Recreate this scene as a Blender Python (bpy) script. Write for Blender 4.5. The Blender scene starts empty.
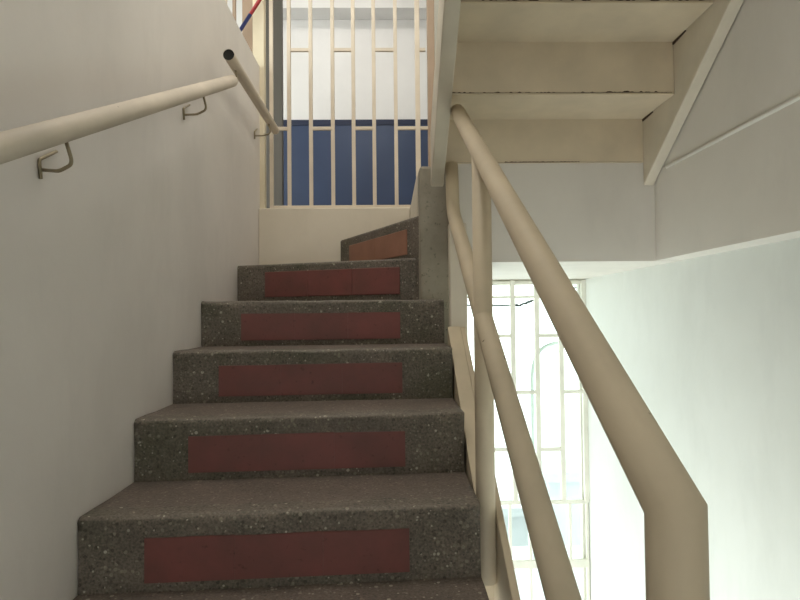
import bpy, bmesh, math, random
from mathutils import Vector, Matrix, noise as mnoise

random.seed(7)
SC = bpy.context.scene
COL = SC.collection
H = 1.105                      # camera height above the lower landing
CAM = Vector((0, 0, H))

# ------------------------------------------------------------------ camera
F = 600.0
cam_d = bpy.data.cameras.new('camera')
cam_d.sensor_width = 36.0
cam_d.lens = 36.0 * F / 800.0
cam_d.clip_start = 0.02
cam = bpy.data.objects.new('camera', cam_d)
COL.objects.link(cam)
YAW, PITCH, ROLL = math.radians(-1.05), math.radians(1.53), math.radians(-0.57)
RM = (Matrix.Rotation(YAW, 3, 'Z') @ Matrix.Rotation(math.pi / 2 + PITCH, 3, 'X')
      @ Matrix.Rotation(ROLL, 3, 'Z'))
cam.matrix_world = Matrix.Translation(CAM) @ RM.to_4x4()
SC.camera = cam


# ------------------------------------------------------------------ materials
def s2l(c):
    return tuple(((v / 255) / 12.92 if v / 255 <= .04045 else ((v / 255 + .055) / 1.055) ** 2.4) for v in c) + (1,)


class NT:
    def __init__(self, name, rough=.6, metallic=0.0, spec=.4):
        self.m = bpy.data.materials.new(name)
        self.m.use_nodes = True
        self.t = self.m.node_tree
        self.b = self.t.nodes['Principled BSDF']
        self.b.inputs['Roughness'].default_value = rough
        self.b.inputs['Metallic'].default_value = metallic
        self.b.inputs['Specular IOR Level'].default_value = spec
        self.tc = self.t.nodes.new('ShaderNodeTexCoord').outputs['Object']

    def n(self, kind, **kw):
        nd = self.t.nodes.new(kind)
        for k, v in kw.items():
            if k in nd.inputs.keys():
                nd.inputs[k].default_value = v
            else:
                setattr(nd, k, v)
        return nd

    def l(self, a, b):
        self.t.links.new(a, b)

    def noise(self, scale, detail=4, rough=.55, vec=None, stretch=None):
        nd = self.n('ShaderNodeTexNoise', Scale=scale, Detail=detail, Roughness=rough)
        v = vec or self.tc
        if stretch:
            mp = self.n('ShaderNodeMapping')
            mp.inputs['Scale'].default_value = stretch
            self.l(v, mp.inputs['Vector'])
            v = mp.outputs['Vector']
        self.l(v, nd.inputs['Vector'])
        return nd.outputs['Fac']

    def ramp(self, fac, a, b, ca=(0, 0, 0, 1), cb=(1, 1, 1, 1)):
        r = self.n('ShaderNodeValToRGB')
        r.color_ramp.elements[0].position = a
        r.color_ramp.elements[0].color = ca
        r.color_ramp.elements[1].position = b
        r.color_ramp.elements[1].color = cb
        self.l(fac, r.inputs['Fac'])
        return r.outputs['Color']

    def mix(self, fac, a, b):
        m = self.n('ShaderNodeMix', data_type='RGBA')
        if isinstance(fac, (int, float)):
            m.inputs[0].default_value = fac
        else:
            self.l(fac, m.inputs[0])
        for s, i in ((a, 6), (b, 7)):
            if isinstance(s, tuple):
                m.inputs[i].default_value = s
            else:
                self.l(s, m.inputs[i])
        return m.outputs[2]

    def bump(self, h, strength=.2, dist=.004):
        bp = self.n('ShaderNodeBump', Strength=strength, Distance=dist)
        self.l(h, bp.inputs['Height'])
        self.l(bp.outputs['Normal'], self.b.inputs['Normal'])

    def out(self, c):
        if isinstance(c, tuple):
            self.b.inputs['Base Color'].default_value = c
        else:
            self.l(c, self.b.inputs['Base Color'])
        return self.m


def paint(name, c, c2=None, rough=.55, stain=None, bump=.12):
    t = NT(name, rough)
    c2 = c2 or tuple(v * .93 for v in c)
    col = t.mix(t.ramp(t.noise(2.3, 5), .35, .7), s2l(c), s2l(c2))
    col = t.mix(t.ramp(t.noise(1.2, 6, .7, stretch=(2.0, 2.0, .8)), .5, .9), col, s2l(tuple(v * .95 for v in (stain or c2))))
    t.bump(t.noise(55, 6), bump, .003)
    return t.out(col)


def enamel(name, c, chip=(70, 52, 40), amount=.76, rough=.6):
    """glossy paint on steel with a few chips"""
    t = NT(name, rough)
    col = t.mix(t.ramp(t.noise(6, 4), .35, .75), s2l(c), s2l(tuple(v * .92 for v in c)))
    col = t.mix(t.ramp(t.noise(38, 3, .5), amount, amount + .025), col, s2l(chip))
    t.bump(t.noise(70, 3), .06, .002)
    return t.out(col)


def terrazzo(name, base, base2, light, dark, green=None, sp=.33):
    t = NT(name, .62, spec=.35)
    col = t.mix(t.ramp(t.noise(9, 6, .65), .3, .72), s2l(base), s2l(base2))
    if green:
        col = t.mix(t.ramp(t.noise(3.0, 5, .6), .5, .7), col, s2l(green))
    grain = t.ramp(t.noise(170, 3, .6), .38, .62)
    col = t.mix(grain, t.mix(.5, col, s2l(dark)), col)
    for sc, seed, thr, fade in ((88, 0.0, .34, .44), (140, 3.3, .30, .42)):
        mp = t.n('ShaderNodeMapping')
        mp.inputs['Location'].default_value = (seed, seed, seed)
        t.l(t.tc, mp.inputs['Vector'])
        v = t.n('ShaderNodeTexVoronoi', Scale=sc)
        t.l(mp.outputs['Vector'], v.inputs['Vector'])
        mask = t.ramp(v.outputs['Distance'], thr, fade, (1, 1, 1, 1), (0, 0, 0, 1))
        sep = t.n('ShaderNodeSeparateColor')
        t.l(v.outputs['Color'], sep.inputs['Color'])
        for lo, hi, cc, ch, amt in ((.80, .84, dark, 'Red', sp * 1.3), (.86, .90, light, 'Green', sp * .9), (.972, .98, (215, 208, 190), 'Blue', sp * 1.2)):
            pick = t.ramp(sep.outputs[ch], lo, hi)
            mul = t.n('ShaderNodeMath', operation='MULTIPLY')
            t.l(mask, mul.inputs[0])
            t.l(pick, mul.inputs[1])
            m2 = t.n('ShaderNodeMath', operation='MULTIPLY')
            t.l(mul.outputs[0], m2.inputs[0])
            m2.inputs[1].default_value = min(1.0, amt)
            col = t.mix(m2.outputs[0], col, s2l(cc))
    t.bump(t.noise(120, 4), .5, .004)
    return t.out(col)


M = {}
M['wall'] = paint('white wall paint', (224, 218, 212), (216, 210, 204), .6)
M['right_wall'] = paint('grey white wall paint', (218, 212, 202), (210, 204, 194), .6)
M['low_wall'] = paint('white lower wall paint', (222, 224, 218), (215, 217, 210), .55)
M['kerb'] = paint('cream kerb paint', (216, 206, 188), (207, 197, 178), .6)
M['ceiling'] = paint('ceiling paint', (215, 208, 195))
M['floor'] = terrazzo('landing terrazzo', (98, 92, 84), (84, 80, 72), (150, 145, 132), (45, 42, 38))
M['riser'] = terrazzo('exposed aggregate terrazzo', (130, 118, 106), (102, 95, 85), (165, 158, 140), (48, 45, 39), (98, 95, 78), sp=.4)
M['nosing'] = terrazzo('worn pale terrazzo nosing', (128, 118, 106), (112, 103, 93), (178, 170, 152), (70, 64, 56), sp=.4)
M['tread'] = terrazzo('dusty worn terrazzo', (122, 108, 98), (104, 94, 85), (168, 157, 144), (62, 56, 50), sp=.3)
M['tile'] = None
t = NT('dark red quarry tile', .55)
col = t.mix(t.ramp(t.noise(7, 5, .6), .3, .7), s2l((126, 72, 67)), s2l((104, 66, 60)))
col = t.mix(t.ramp(t.noise(60, 4, .6), .62, .75), col, s2l((84, 50, 44)))
t.bump(t.noise(90, 3), .15, .002)
M['tile'] = t.out(col)
t = NT('pale orange quarry tile', .55)
col = t.mix(t.ramp(t.noise(9, 5, .6), .3, .7), s2l((156, 110, 88)), s2l((140, 98, 78)))
t.bump(t.noise(90, 3), .15, .002)
M['tile2'] = t.out(col)  # paler, more orange tile for the upper winder riser
t = NT('grey cement render', .75)
col = t.mix(t.ramp(t.noise(8, 6, .65), .3, .7), s2l((160, 152, 136)), s2l((138, 131, 117)))
col = t.mix(t.ramp(t.noise(60, 4, .6), .6, .75), col, s2l((98, 95, 80)))
t.bump(t.noise(60, 6), .4, .004)
M['cement'] = t.out(col)
M['rail'] = enamel('cream rail enamel', (206, 190, 163))
M['wall_rail'] = enamel('wall rail enamel', (208, 196, 178), (60, 45, 35), .74)
M['steel'] = enamel('cream stair steel enamel', (212, 196, 169), (95, 72, 50), .8, .5)
M['steel_light'] = enamel('pale stringer enamel', (212, 202, 182), (95, 72, 50), .8, .5)
M['gate'] = enamel('cream gate enamel', (220, 206, 186), (110, 85, 60), .8)
M['gate_post'] = enamel('cream gate post enamel', (226, 214, 186), (110, 85, 60), .8)
M['brown'] = enamel('tan grille enamel', (165, 142, 120), (110, 85, 60), .8)
M['grille'] = enamel('pale window grille enamel', (232, 230, 216), (150, 130, 105), .8)
M['rust'] = paint('rusty peeled edge and gap shade', (92, 72, 52), (60, 46, 34), .8)  # also paints the shade in the gap under the lowest riser
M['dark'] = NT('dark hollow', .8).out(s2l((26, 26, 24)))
M['wire'] = NT('dull bracket steel', .45, .3).out(s2l((150, 138, 112)))
M['bead'] = paint('white plaster bead', (232, 228, 218))
t = NT('blue dado paint', .32)
M['blue'] = t.out(t.mix(t.ramp(t.noise(3, 4), .3, .7), s2l((56, 69, 96)), s2l((48, 60, 86))))
M['navy'] = NT('navy dado stripe', .4).out(s2l((30, 38, 62)))
M['corridor'] = paint('corridor wall paint', (226, 222, 218), (219, 215, 211))
M['grey'] = paint('grey pillar paint', (98, 93, 86), (90, 86, 79))
M['pole_blue'] = NT('blue pole paint', .4).out(s2l((40, 48, 96)))
M['pole_red'] = NT('red pole paint', .4).out(s2l((160, 50, 52)))
M['house'] = paint('pale blue facade', (170, 175, 175), (164, 169, 170))
M['house2'] = paint('pale grey facade', (178, 181, 181), (172, 176, 176))
M['ground'] = paint('bright yard concrete', (215, 218, 215))
M['pipe'] = NT('pale grey conduit', .5).out(s2l((205, 212, 206)))
M['cable'] = NT('dark cable', .6).out(s2l((60, 66, 64)))
# window glass: mostly clear with a faint reflection
gm = bpy.data.materials.new('clear window glass')
gm.use_nodes = True
gt = gm.node_tree
gt.nodes.remove(gt.nodes['Principled BSDF'])
tr = gt.nodes.new('ShaderNodeBsdfTransparent')
tr.inputs['Color'].default_value = (.95, .99, .98, 1)
gl = gt.nodes.new('ShaderNodeBsdfGlossy')
gl.inputs['Roughness'].default_value = .03
mx = gt.nodes.new('ShaderNodeMixShader')
mx.inputs[0].default_value = .05
gt.links.new(tr.outputs[0], mx.inputs[1])
gt.links.new(gl.outputs[0], mx.inputs[2])
gt.links.new(mx.outputs[0], gt.nodes['Material Output'].inputs['Surface'])
M['glass'] = gm


# ------------------------------------------------------------------ builders
# all shapes are given in metres, y = distance ahead of the camera, z relative to camera height
def box(bm, x0, x1, y0, y1, z0, z1, bev=0.0):
    vs = [bm.verts.new((x, y, z)) for x in (x0, x1) for y in (y0, y1) for z in (z0, z1)]
    fs = [(0, 1, 3, 2), (4, 6, 7, 5), (0, 4, 5, 1), (2, 3, 7, 6), (0, 2, 6, 4), (1, 5, 7, 3)]
    fs = [bm.faces.new([vs[i] for i in f]) for f in fs]
    if bev:
        es = list({e for f in fs for e in f.edges})
        bmesh.ops.bevel(bm, geom=es, offset=bev, segments=2, affect='EDGES', profile=.5)


def prism(bm, pts, axis, a, b, bev=0.0):
    """pts: polygon in the plane across axis ('x': (y,z); 'z': (x,y))"""
    def v(p, t):
        return (t, p[0], p[1]) if axis == 'x' else ((p[0], p[1], t) if axis == 'z' else (p[0], t, p[1]))
    lo = [bm.verts.new(v(p, a)) for p in pts]
    hi = [bm.verts.new(v(p, b)) for p in pts]
    n = len(pts)
    fs = [bm.faces.new(lo), bm.faces.new(hi[::-1])]
    for i in range(n):
        fs.append(bm.faces.new((lo[i], hi[i], hi[(i + 1) % n], lo[(i + 1) % n])))
    if bev:
        es = list({e for f in fs for e in f.edges})
        bmesh.ops.bevel(bm, geom=es, offset=bev, segments=2, affect='EDGES', profile=.5)
    bmesh.ops.recalc_face_normals(bm, faces=list(bm.faces))


def tube(bm, pts, r, seg=20, caps=True, r_end=None, smooth_bend=0.0):
    pts = [Vector(p) for p in pts]
    if smooth_bend and len(pts) > 2:
        q = [pts[0]]
        for i in range(1, len(pts) - 1):
            a, b, c = pts[i - 1], pts[i], pts[i + 1]
            d1 = min(smooth_bend, (a - b).length * .48)
            d2 = min(smooth_bend, (c - b).length * .48)
            p0, p2 = b + (a - b).normalized() * d1, b + (c - b).normalized() * d2
            for k in range(6):
                t_ = k / 5
                q.append(p0 * (1 - t_) ** 2 + b * 2 * t_ * (1 - t_) + p2 * t_ ** 2)
        q.append(pts[-1])
        pts = q
    rings = []
    up = None
    for i, p in enumerate(pts):
        if i == 0:
            d = pts[1] - pts[0]
        elif i == len(pts) - 1:
            d = pts[-1] - pts[-2]
        else:
            d = (pts[i + 1] - p).normalized() + (p - pts[i - 1]).normalized()
        d.normalize()
        if up is None:
            up = d.orthogonal().normalized()
        up = (up - d * up.dot(d)).normalized()
        side = d.cross(up)
        sc, bend = 1.0, None
        if 0 < i < len(pts) - 1:
            c = d.dot((pts[i + 1] - p).normalized())
            sc = 1 / max(c, .5)
            bd = (pts[i + 1] - p).normalized() - (p - pts[i - 1]).normalized()
            bd = bd - d * bd.dot(d)
            bend = bd.normalized() if bd.length > 1e-6 else None
        rr = r if r_end is None else r + (r_end - r) * i / (len(pts) - 1)
        ring = []
        for k in range(seg):
            an = 2 * math.pi * k / seg
            off = up * math.cos(an) + side * math.sin(an)
            if bend is not None:
                off = off + bend * off.dot(bend) * (sc - 1)
            ring.append(bm.verts.new(p + off * rr))
        rings.append(ring)
    for a, b in zip(rings, rings[1:]):
        for k in range(seg):
            f = bm.faces.new((a[k], a[(k + 1) % seg], b[(k + 1) % seg], b[k]))
            f.smooth = True
    if caps:
        bm.faces.new(rings[0][::-1])
        bm.faces.new(rings[-1])


def empty(name, loc, label, cat, group=None):
    o = bpy.data.objects.new(name, None)
    o.empty_display_size = .1
    o.location = Vector(loc) + Vector((0, 0, H))
    COL.objects.link(o)
    o['label'] = label
    o['category'] = cat
    if group:
        o['group'] = group
    return o


def wloc(o):
    v = Vector(o.location)
    while o.parent:
        o = o.parent
        v += Vector(o.location)
    return v


def obj(name, bm, mat, parent=None, label=None, origin=None):
    bmesh.ops.recalc_face_normals(bm, faces=list(bm.faces))
    me = bpy.data.meshes.new(name)
    bm.transform(Matrix.Translation((0, 0, H)))
    if parent is not None:
        org = wloc(parent)
    else:
        cs = [v.co for v in bm.verts]
        org = Vector((sum(c.x for c in cs) / len(cs), sum(c.y for c in cs) / len(cs), min(c.z for c in cs)))
    bm.transform(Matrix.Translation(-org))
    bm.to_mesh(me)
    bm.free()
    for m in (mat if isinstance(mat, (list, tuple)) else [mat]):
        me.materials.append(M[m])
    o = bpy.data.objects.new(name, me)
    COL.objects.link(o)
    if parent is not None:
        o.parent = parent
    else:
        o.location = org
    if label:
        o['label'] = label
    return o


def tag(o, label, cat, group=None):
    o['label'] = label
    o['category'] = cat
    if group:
        o['group'] = group
    return o


def struct(name, bm, mat, label=None):
    o = obj(name, bm, mat)
    o['kind'] = 'structure'
    if label:
        o['label'] = label
        o['category'] = name.split('_')[0]
    return o


def B():
    return bmesh.new()


# ------------------------------------------------------------------ dimensions
LW, RW, LOW = -.69, 1.008, 1.105        # left wall, right wall, right wall below the ledge
LEDGE = .20                            # underside of the landing slab, bottom of the upper right wall
GK = .581                              # top of the kerb that carries the gate
LAND = .57                             # landing level
RI, TR = .1665, .29                    # riser, tread
BEAM_Y = 2.24
GATE_Y = 3.25
FLOOR = -H
PAR = 1.365                            # parapet top
CEIL = 2.75
LOWER = -2.75


def d_of(i):
    return 1.0525 + TR * i


def z_of(i):
    return -.4385 + RI * (i - 1)


# ------------------------------------------------------------------ setting
bm = B(); box(bm, LW - .13, LW, -1.7, 3.32, FLOOR - .2, PAR, .008)
struct('wall_left', bm, 'wall', 'white parapet wall along the left of the stairs')
bm = B(); box(bm, RW, 1.3, -1.7, 3.4, LEDGE, CEIL)
struct('wall_right', bm, 'right_wall', 'grey white wall right of the upper steel flight')
bm = B(); box(bm, LOW, 1.3, -1.7, 3.4, LOWER, LEDGE + .02)
struct('wall_lower_right', bm, 'low_wall', 'bright white wall right of the grille window')
bm = B(); box(bm, LW - .13, LOW, -1.7, .47, FLOOR - .2, FLOOR)
struct('floor', bm, 'floor')
bm = B(); box(bm, .3, 1.3, .3, 3.4, LOWER - .1, LOWER)
struct('floor_lower', bm, 'floor')
bm = B(); box(bm, -2.8, 1.3, -1.7, 5.0, CEIL, CEIL + .15)
struct('ceiling', bm, 'ceiling')
# landing slab with its beam face
bm = B(); box(bm, .245, LOW + .01, BEAM_Y, 3.4, LEDGE - .0015, LAND)
struct('floor_landing', bm, 'right_wall', 'grey white beam face under the upper landing')
# cream pier under the beam at the stair side
bm = B(); box(bm, .222, .287, 2.185, 2.236, -2.2, .34, .006)
struct('wall_pier', bm, 'kerb')
# kerb below the gate
bm = B(); box(bm, LW, .1165, 3.19, 3.33, -.1, GK, .006)
struct('wall_kerb', bm, 'kerb', 'cream kerb wall under the gate')
# outer wall: around the window, below landing, and behind the landing
bm = B()
box(bm, .2, .30, 3.33, 3.45, LOWER, LEDGE)
box(bm, .30, 1.3, 3.33, 3.45, LOWER, -1.75)
box(bm, .27, 1.3, 3.33, 3.45, LEDGE, CEIL)
box(bm, LW, .2, 3.33, 3.45, LOWER, LAND - .01)
struct('wall_back', bm, 'low_wall')
bm = B()
box(bm, -2.8, -.5, -1.85, -1.7, LOWER, CEIL)
box(bm, .95, 1.3, -1.85, -1.7, LOWER, CEIL)
box(bm, -.5, .95, -1.85, -1.7, LOWER, -.8)
box(bm, -.5, .95, -1.85, -1.7, -.15, CEIL)  # low opening added in this unseen wall to let in frontal fill light
struct('wall_front', bm, 'wall')
# corridor beyond the gate
bm = B(); box(bm, -2.8, 1.3, 3.33, 5.0, LAND - .15, LAND)
box(bm, -2.8, LW - .13, -1.7, 3.33, LAND - .15, LAND)
struct('floor_corridor', bm, 'floor')
bm = B(); box(bm, -2.8, 1.3, 5.0, 5.15, LAND, CEIL)
struct('wall_corridor', bm, 'corridor', 'white corridor wall above the blue dado')
bm = B(); box(bm, 1.15, 1.3, 3.45, 5.0, LAND, CEIL)
struct('wall_corridor_side', bm, 'corridor')
bm = B(); box(bm, -.90, 1.15, 4.985, 5.0, LAND, 1.60)
struct('trim_dado', bm, 'blue', 'blue painted dado on the corridor wall behind the gate')
bm = B(); box(bm, -.90, 1.15, 4.978, 5.0, 1.60, 1.645)
struct('trim_stripe', bm, 'navy')
bm = B(); box(bm, -.90, 1.15, 4.80, 5.0, 2.50, CEIL)
struct('trim_beam', bm, 'corridor')
bm = B(); box(bm, -.86, -.712, 4.05, 4.10, LAND, CEIL, .005)
struct('wall_pillar', bm, 'grey', 'grey pillar at the left behind the gate')
# plaster bead on the right wall
bm = B(); tube(bm, [(RW + .003, .2, .527), (RW + .003, 1.3, .525), (RW + .003, 2.14, .53)], .008, 10)
struct('trim_bead', bm, 'bead', 'white plaster bead running along the right wall')

# ------------------------------------------------------------------ concrete stairs
stairs = empty('concrete_staircase', (-.24, .5, FLOOR),
               'grey terrazzo staircase with dark red tiles set in its risers', 'staircase')
SKEW = .055
XR = .207


def soff(y):
    return z_of(1) + (y - d_of(1)) * RI / TR - .33


def make_step(i):
    bm = B()
    d, z, d2 = d_of(i), z_of(i), d_of(i + 1) + .03
    if i == 4:
        d2 = 2.78
    r = .013
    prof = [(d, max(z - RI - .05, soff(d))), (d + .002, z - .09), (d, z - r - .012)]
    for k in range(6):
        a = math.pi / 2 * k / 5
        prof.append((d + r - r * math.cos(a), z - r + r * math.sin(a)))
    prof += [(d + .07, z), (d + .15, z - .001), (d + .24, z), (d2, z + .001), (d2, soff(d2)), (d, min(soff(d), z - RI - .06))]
    n = 44
    rings = []
    for s in range(n + 1):
        x = LW + .002 + (XR - LW - .002) * s / n
        ring = []
        for k, (py, pz) in enumerate(prof):
            jy = jz = 0
            if 1 <= k <= 9:
                jy = .005 * mnoise.noise((x * 9, i * 3.1, k * .25)) + .0015 * mnoise.noise((x * 40, i * 3.1, k * .5))
                jz = .003 * mnoise.noise((x * 8, i * 5.3 + 20, k * .25)) + .0015 * mnoise.noise((x * 37, i * 2.2, 9 + k * .5))
            xx = x
            if s == n:
                xx += .004 * mnoise.noise((k * .9, i * 1.7, 3.3))
            ring.append(bm.verts.new((xx, py + jy + SKEW * (x - LW) / (XR - LW), pz + jz)))
        rings.append(ring)
    m = len(prof)
    for a, b in zip(rings, rings[1:]):
        for k in range(m):
            f = bm.faces.new((a[k], a[(k + 1) % m], b[(k + 1) % m], b[k]))
            f.smooth = 2 <= k <= 9
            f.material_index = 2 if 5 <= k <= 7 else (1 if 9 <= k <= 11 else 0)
    bm.faces.new(rings[0][::-1])
    bm.faces.new(rings[-1])
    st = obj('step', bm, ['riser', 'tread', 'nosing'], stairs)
    # three tiles let into the riser
    for k in range(3):
        x0 = -.545 + .1955 * k
        x1 = x0 + .1952
        bm = B()
        y0 = d + SKEW * (x0 - LW) / (XR - LW)
        y1 = d + SKEW * (x1 - LW) / (XR - LW)
        zt, zb = z - .048 + .002 * random.random(), z - .145
        e = .0035
        pts = [(x0, y0 - e, zb), (x1, y1 - e, zb), (x1, y1 - e, zt), (x0, y0 - e, zt)]
        f1 = [bm.verts.new(p) for p in pts]
        f2 = [bm.verts.new((p[0], p[1] + .016, p[2])) for p in pts]
        bm.faces.new(f1)
        bm.faces.new(f2[::-1])
        for q in range(4):
            bm.faces.new((f1[q], f2[q], f2[(q + 1) % 4], f1[(q + 1) % 4]))
        obj('riser_tile', bm, 'tile', st)
    return st


for i in range(-2, 5):
    make_step(i)


def line_tiles(parent, a, b, s0, s1, z0, z1, n, mat):
    """tiles on a winder riser running from plan point a to plan point b"""
    a, b = Vector((a[0], a[1], 0)), Vector((b[0], b[1], 0))
    u = (b - a).normalized()
    nrm = Vector((u.y, -u.x, 0))
    w = (s1 - s0) / n
    for k in range(n):
        p, q = a + u * (s0 + k * w), a + u * (s0 + (k + 1) * w - .001)
        bm = B()
        f1 = [bm.verts.new((v.x + nrm.x * .0045, v.y + nrm.y * .0045, z)) for v, z in ((p, z0), (q, z0), (q, z1), (p, z1))]
        f2 = [bm.verts.new(Vector(v.co) - nrm * .016) for v in f1]
        bm.faces.new(f1)
        bm.faces.new(f2[::-1])
        for k2 in range(4):
            bm.faces.new((f1[k2], f2[k2], f2[(k2 + 1) % 4], f1[(k2 + 1) % 4]))
        bmesh.ops.bevel(bm, geom=list(bm.edges), offset=.0015, segments=1, affect='EDGES')
        obj('riser_tile', bm, mat, parent)


def winder(plan, z0, z1, front):
    bm = B()
    prism(bm, plan, 'z', z0, z1)
    es = [e for e in bm.edges if all(abs(v.co.z - z1) < 1e-5 for v in e.verts)
          and {tuple(round(c, 4) for c in v.co[:2]) for v in e.verts} == {tuple(round(c, 4) for c in p) for p in front}]
    bmesh.ops.bevel(bm, geom=es, offset=.012, segments=4, affect='EDGES', profile=.5)
    for f in bm.faces:
        f.material_index = 1 if f.normal.z > .8 else 0
    return obj('winder_step', bm, ['riser', 'tread'], stairs)


Z5, Z6 = .237, .408
A5, B5 = (LW + .002, 2.74), (.135, 2.43)
B6, C6 = (.145, 2.37), (-.255, 3.188)
w5 = winder([A5, B5, (.135, 2.55), (.0, 3.188), (LW + .002, 3.188)], -.05, Z5, (A5, B5))
line_tiles(w5, A5, B5, .145, .145 + .64, .09, Z5 - .035, 3, 'tile')
w6 = winder([C6, B6, (.145, 3.188)], .1, Z6, (C6, B6))
L6 = math.hypot(B6[0] - C6[0], B6[1] - C6[1])
line_tiles(w6, C6, B6, .13, L6 - .15, Z5 + .02, Z6 - .045, 2, 'tile2')
# cement newel block that closes the inner side of the turn
bm = B(); box(bm, .122, .240, 2.31, 2.46, -.45, GK, .012)
bmesh.ops.subdivide_edges(bm, edges=list(bm.edges), cuts=5, use_grid_fill=True)
for v in bm.verts:
    v.co += Vector((mnoise.noise(v.co * 14), mnoise.noise(v.co * 14 + Vector((5, 0, 0))), mnoise.noise(v.co * 14 + Vector((0, 9, 0))))) * .004
obj('newel_block', bm, 'cement', stairs, 'smooth grey cement newel block at the inside of the turn')

bm = B(); box(bm, .118, .24, 2.465, 3.325, .25, GK - .002, .003)
obj('landing_side', bm, 'kerb', stairs, 'white painted side of the last rise')

# ------------------------------------------------------------------ stair railing
RX, RR = .234, .0238
railing = empty('stair_railing', (RX, .48, FLOOR + RI), 'cream tubular stair railing on the right side of the terrazzo steps', 'railing')


def rail_z(y):
    return -.437 + .565 * y


def mid_z(y):
    return -.862 + .574 * y


bm = B(); tube(bm, [(RX - .002, .490, -1.0), (RX - .002, .490, rail_z(.490)), (RX, 1.975, rail_z(1.975))], RR, 28, smooth_bend=0)
obj('handrail', bm, 'rail', railing)
bm = B(); tube(bm, [(RX, .490, mid_z(.490)), (RX, 2.15, mid_z(2.15)), (.236, 2.203, .558)], RR, 28, smooth_bend=.05)
obj('mid_rail', bm, 'rail', railing)
for y, z0 in ((1.49, -.655),):
    bm = B(); tube(bm, [(RX, y, z0), (RX, y, rail_z(y) - .01)], RR, 28)
    obj('post', bm, 'rail', railing)
bm = B()
ys = (.30, 2.185)


def plate_z(y):
    return -.05 + .645 * (y - 2.17)


prism(bm, [(ys[0], plate_z(ys[0])), (ys[1], plate_z(ys[1])), (ys[1], plate_z(ys[1]) - .45), (ys[0], plate_z(ys[0]) - .45)],
      'x', .2585, .277, .003)
prism(bm, [(1.53, plate_z(1.53)), (ys[1], plate_z(ys[1])), (ys[1], plate_z(ys[1]) - .45), (1.53, plate_z(1.53) - .45)],
      'x', .2135, .2583)
obj('side_plate', bm, 'rail', railing, 'sloping cream steel side plate along the edge of the steps')

# ------------------------------------------------------------------ wall handrails
WX, WR = -.60, .0215


def bracket(parent, y, z):
    """bent wire hook from the tube to a small clip on the wall"""
    bm = B()
    tube(bm, [(WX, y, z - WR + .004), (WX + .008, y + .012, z - .062), (WX - .03, y + .035, z - .070), (LW, y + .085, z - .055)], .0036, 10, smooth_bend=.014)
    obj('bracket', bm, 'wire', parent)
    bm = B()
    tube(bm, [(LW + .004, y + .127, z - .006), (LW + .004, y + .066, z - .039), (LW + .004, y + .072, z - .076)], .0036, 8, smooth_bend=.006)
    obj('wall_clip', bm, 'wire', parent)


def wr1(y):
    return .262 + (y - .925) * .472


h1 = empty('wall_handrail', (WX, .25, wr1(.25)), 'long sloping cream handrail tube climbing the left wall', 'handrail')
bm = B(); tube(bm, [(WX, .25, wr1(.25)), (WX, 2.315, wr1(2.315))], WR + .001, 28)
obj('rail_tube', bm, 'wall_rail', h1)
for y in (.45, 1.12, 1.95):
    bracket(h1, y, wr1(y))
h2 = empty('wall_handrail', (WX, 2.26, .995), 'short level cream handrail tube with open dark end by the gate', 'handrail')
bm = B()
tube(bm, [(WX, 2.262, .998), (WX, 3.20, 1.0)], WR, 24, caps=False)
obj('rail_tube', bm, 'wall_rail', h2)
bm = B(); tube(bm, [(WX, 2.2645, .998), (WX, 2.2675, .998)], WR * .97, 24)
obj('tube_opening', bm, 'dark', h2, 'dark open end of the tube')
for y in (2.36, 3.02):
    bracket(h2, y, .998)

# ------------------------------------------------------------------ upper steel flight
up = empty('steel_staircase', (.57, BEAM_Y, LAND), 'cream steel staircase overhead seen from below, right of the gate', 'staircase')
UR, UT = .17, .25


def sb(y):
    return .486 + .652 * (2.24 - y)


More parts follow.
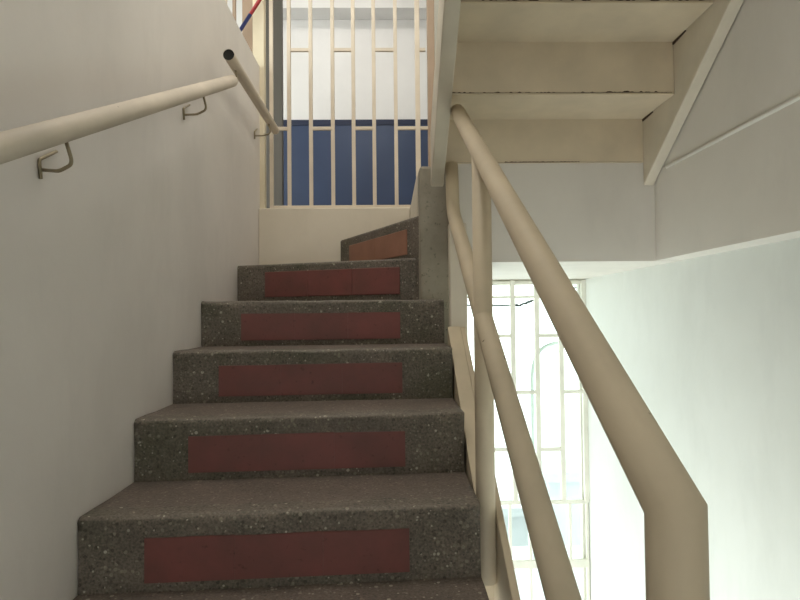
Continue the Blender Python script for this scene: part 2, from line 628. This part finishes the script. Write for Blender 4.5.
YN, YF = .30, 2.238
for x0, x1, hh in ((.161, .2085, .20), (.965, 1.004, .32)):
    bm = B()
    prism(bm, [(YF, sb(YF) - .005), (YN, sb(YN)), (YN, sb(YN) + hh), (YF, sb(YF) + hh)], 'x', x0, x1, .004)
    obj('stringer', bm, 'steel_light', up)
for k in range(7):
    y = BEAM_Y - UT * k
    z = LAND + (.17 + .178 * (k - 1) if k else 0)
    UR = .17 if k == 0 else .178
    if y - UT < .2:
        break
    bm = B()
    box(bm, .210, .964, y - .012, y - .002, z + (.002 if k else .0), z + UR - .006)
    obj('riser', bm, 'steel', up)
    bm = B()
    box(bm, .210, .964, y - UT - .014, y - .002, z + UR - .006, z + UR, .001)
    obj('tread', bm, 'steel', up)
    # peeling paint along the riser seams; at the lowest, painted shade of a gap
    bm = B()
    zz = z - .004
    n = 200
    top, bot = [], []
    for s in range(n + 1):
        x = .215 + .74 * s / n
        rag = mnoise.noise((x * 85, k * 7.7, 1.0))
        if k:
            wv = .0006 + .0075 * max(0.0, rag - .02) + .002 * max(0.0, mnoise.noise((x * 7, k * 3.1, 4.0)))
        else:
            wv = .0004 + (.0045 * max(0.0, .55 + .5 * rag) if .44 < x < .72 else 0.0)  # shade in the gap between beam and first riser, painted dark
        top.append((x, wv))
    vs = []
    for x, wv in top:
        yb = y - .0135
        vs.append([bm.verts.new((x, yb, z + .001)), bm.verts.new((x, yb, z + .001 + wv)),
                   bm.verts.new((x, yb + .001, z + .001 + wv)), bm.verts.new((x, yb + .001, z + .001))])
    for a, b in zip(vs, vs[1:]):
        for q in range(4):
            bm.faces.new((a[q], a[(q + 1) % 4], b[(q + 1) % 4], b[q]))
    bm.faces.new(vs[0][::-1])
    bm.faces.new(vs[-1])
    obj('rust_shade_seam', bm, 'rust', up, 'dark peeling rust line along a step seam, painted gap shade at the lowest')
    # dark open seam where the tread meets the right stringer
    bm = B()
    prism(bm, [(y - .014, z + UR - .0075), (y - .10, z + UR - .0075), (y - .10, z + UR - .0105), (y - .014, z + UR - .016)], 'x', .9605, .9645)
    obj('rust_shade_seam', bm, 'rust', up)

# ------------------------------------------------------------------ gate
gate = empty('metal_gate', (-.2, GATE_Y, GK), 'cream metal bar gate on the kerb at the top of the stairs', 'gate')
GT = 2.45


def vbar(parent, x, w, y, z0, z1, mat, name='bar'):
    bm = B(); box(bm, x - w / 2, x + w / 2, y - w / 2, y + w / 2, z0, z1, .002)
    return obj(name, bm, mat, parent)


bm = B(); box(bm, -.727, -.664, GATE_Y - .02, GATE_Y + .03, GK, CEIL, .004)
obj('gate_post', bm, 'gate_post', gate)
bm = B(); box(bm, .222, .262, GATE_Y - .02, GATE_Y + .03, GK, CEIL, .004)
obj('gate_post', bm, 'brown', gate)
vbar(gate, -.630, .020, GATE_Y, GK, GT, 'gate', 'frame_stile')
bx = [-.534, -.416, -.297, -.184, -.072, .047, .167]
for i, x in enumerate(bx):
    vbar(gate, x, .026 if i == 6 else .020, GATE_Y, GK + .012, GT, 'gate')
bm = B(); box(bm, -.64, .222, GATE_Y - .012, GATE_Y + .012, GK + .001, GK + .022, .002)
obj('bottom_rail', bm, 'gate', gate)
bm = B(); box(bm, -.64, .222, GATE_Y - .012, GATE_Y + .012, GT, GT + .022, .002)
obj('top_rail', bm, 'gate', gate)
xs = [-.63] + bx + [.222]
for z, start in ((1.025, 0), (1.458, 1), (1.882, 0)):
    for k in range(start, len(xs) - 1, 2):
        bm = B(); box(bm, xs[k] + .01, xs[k + 1] - .01, GATE_Y - .008, GATE_Y + .008, z - .009, z + .009, .0015)
        obj('crossbar', bm, 'gate', gate)
    if start == 0:
        bm = B(); box(bm, xs[7] + .013, xs[8], GATE_Y - .008, GATE_Y + .008, z - .009, z + .009, .0015)
        obj('crossbar', bm, 'gate', gate)

# second grille standing behind the parapet
gr2 = empty('metal_grille', (-.95, GATE_Y + .02, LAND), 'tan metal bar grille behind the left parapet', 'grille')
bm = B(); box(bm, -.788, -.730, GATE_Y, GATE_Y + .03, LAND, GT, .003)
obj('flat_stile', bm, 'brown', gr2)
for k in range(7):
    vbar(gr2, -.835 - .05 * k, .018, GATE_Y + .02, LAND + .01, GT, 'gate' if k % 2 else 'brown')
bm = B(); box(bm, -1.2, -.76, GATE_Y + .008, GATE_Y + .03, LAND, LAND + .02)
obj('bottom_rail', bm, 'brown', gr2)
bm = B(); box(bm, -1.2, -.76, GATE_Y + .008, GATE_Y + .03, GT, GT + .02)
obj('top_rail', bm, 'brown', gr2)
# pole leaning in the corridor
pole = empty('leaning_pole', (-1.33, 3.10, .60), 'thin blue and red pole leaning against the tan grille', 'pole')
bm = B(); tube(bm, [(-1.33, 3.10, .60), (-.729, 3.19, 1.625)], .010, 14)
obj('lower_shaft', bm, 'pole_blue', pole, 'blue lower shaft')
bm = B(); tube(bm, [(-.729, 3.19, 1.625), (-.60, 3.209, 1.845)], .010, 14)
obj('upper_shaft', bm, 'pole_red', pole, 'red upper shaft')

# ------------------------------------------------------------------ window with its grille
WY = 3.36
bm = B()
box(bm, .30, 1.105, WY + .02, WY + .06, LEDGE - .03, LEDGE)
box(bm, .30, 1.105, WY + .02, WY + .06, -1.75, -1.71)
box(bm, .30, .33, WY + .02, WY + .06, -1.71, LEDGE - .03)
box(bm, 1.075, 1.105, WY + .02, WY + .06, -1.71, LEDGE - .03)
box(bm, .33, 1.075, WY + .025, WY + .055, .095, .108)
w = struct('window_1', bm, 'grille', 'tall bright window at the lower right, seen between the railings')
bm = B(); box(bm, .33, 1.075, WY + .038, WY + .042, -1.71, LEDGE - .03)
obj('pane', bm, 'glass', w)
wg = empty('window_grille', (.69, WY, -1.75), 'pale metal bar grille across the bright window', 'grille')
vb = [.288 + .1352 * k for k in range(7)]
vb[-1] = 1.093
zt = [LEDGE - .02, -.118, -.434, -.752, -1.045, -1.385, -1.70]
for x in vb:
    vbar(wg, x, .026, WY, zt[4], LEDGE - .005, 'grille')
for x in (.30, .44, .55, .662, .774, .886, .998, 1.093):
    vbar(wg, x, .016, WY, zt[6], zt[4], 'grille')


def hbar(x0, x1, z, h=.020):
    bm = B(); box(bm, x0, x1, WY - .009, WY + .009, z - h / 2, z + h / 2, .0015)
    obj('crossbar', bm, 'grille', wg)


hbar(.283, 1.10, zt[0], .018)
hbar(.283, 1.10, zt[4], .02)
hbar(.283, 1.10, zt[5], .045)
hbar(.283, 1.10, zt[6], .02)
for k in range(6):
    for z in ([zt[1], zt[3]] if k % 2 == 0 else [zt[2]]):
        hbar(vb[k] + .01, vb[k + 1] - .01, z)

# ------------------------------------------------------------------ outside the window
def house(name, x0, x1, y0, y1, z0, z1, mat, label, slope=0.0):
    e = empty(name, ((x0 + x1) / 2, y0, z0), label, 'building')
    bm = B(); box(bm, x0, x1, y0, y1, z0, z1)
    obj('wall', bm, mat, e)
    bm = B(); box(bm, x0 - .08, x1 + .08, y0 - .08, y1 + .08, z1, z1 + .12)
    obj('roof_slab', bm, mat, e)


bm = B(); box(bm, -14, 20, 3.5, 40, -6.2, -6.0)
struct('floor_yard', bm, 'ground')
house('outbuilding', 2.0, 3.6, 7.6, 8.1, -6, -2.1, 'house', 'pale blue outbuilding seen through the right of the window')
house('outbuilding', 1.55, 1.95, 8.6, 9.0, -6, -2.85, 'house2', 'narrow pale grey block seen between the railings outside')
e = empty('lean_to_roof', (1.3, 6.0, -3.05), 'low pale roof outside at the foot of the window', 'roof')
bm = B(); prism(bm, [(4.6, -2.75), (6.4, -2.45), (6.4, -2.51), (4.6, -2.81)], 'x', .3, 2.1)
obj('roof_sheet', bm, 'house2', e)
bm = B(); box(bm, .4, 2.0, 4.8, 6.3, -6, -2.85)
obj('wall', bm, 'house', e)
bm = B(); tube(bm, [(.86, 3.62, -1.5), (.86, 3.62, -.30), (.93, 3.62, -.18), (1.25, 3.62, -.15)], .012, 12, smooth_bend=.1)
tag(obj('conduit_pipe', bm, 'pipe'), 'thin pale conduit pipe bent over outside the window', 'pipe')
cb = empty('hanging_cable', (.95, 3.7, .06), 'dark cable with leaf scraps strung outside the window top', 'cable')
bm = B(); tube(bm, [(.3, 3.7, .065), (.66, 3.7, .06), (.80, 3.7, .055), (.92, 3.7, .10), (1.25, 3.7, .19)], .005, 8)
obj('strand', bm, 'cable', cb)
for k in range(9):
    x = .79 + .014 * k
    bm = B()
    c = Vector((x, 3.7 + random.uniform(-.01, .01), .058 + .004 * k + random.uniform(-.006, .006)))
    a = random.uniform(-.6, .6)
    dx, dz = Vector((math.cos(a), .1, math.sin(a))) * .018, Vector((-math.sin(a), .2, math.cos(a))) * .007
    q = [c - dx, c - dz, c + dx, c + dz]
    lo = [bm.verts.new(v) for v in q]
    hi = [bm.verts.new(v + Vector((0, .002, 0))) for v in q]
    bm.faces.new(lo); bm.faces.new(hi[::-1])
    for j in range(4):
        bm.faces.new((lo[j], hi[j], hi[(j + 1) % 4], lo[(j + 1) % 4]))
    obj('leaf', bm, 'cable', cb)

# ------------------------------------------------------------------ light
wd = bpy.data.worlds.new('sky')
SC.world = wd
wd.use_nodes = True
bg = wd.node_tree.nodes['Background']
bg.inputs['Color'].default_value = (.93, 1.0, .99, 1)
bg.inputs['Strength'].default_value = 2.8


def area(name, loc, rot, sx, sy, power, color=(1, 1, 1)):
    l = bpy.data.lights.new(name, 'AREA')
    l.shape = 'RECTANGLE'
    l.size, l.size_y = sx, sy
    l.energy = power
    l.color = color
    o = bpy.data.objects.new(name, l)
    o.location = Vector(loc) + Vector((0, 0, H))
    o.rotation_euler = rot
    COL.objects.link(o)
    return o


# added fill light in the corridor behind the gate, source unseen
# added fill light high above the stairs, brightens left wall and kerb
area('stairwell_fill', (-.25, 1.7, CEIL - .03), (0, 0, 0), .9, .9, 17, (1, .965, .92))
area('corridor_fill', (-.3, 4.2, CEIL - .03), (0, 0, 0), 1.2, .2, 6, (1, .97, .92))

SC.view_settings.view_transform = 'Standard'
SC.view_settings.look = 'None'
SC.view_settings.gamma = 1
SC.view_settings.use_curve_mapping = False
SC.view_settings.exposure = 0.5
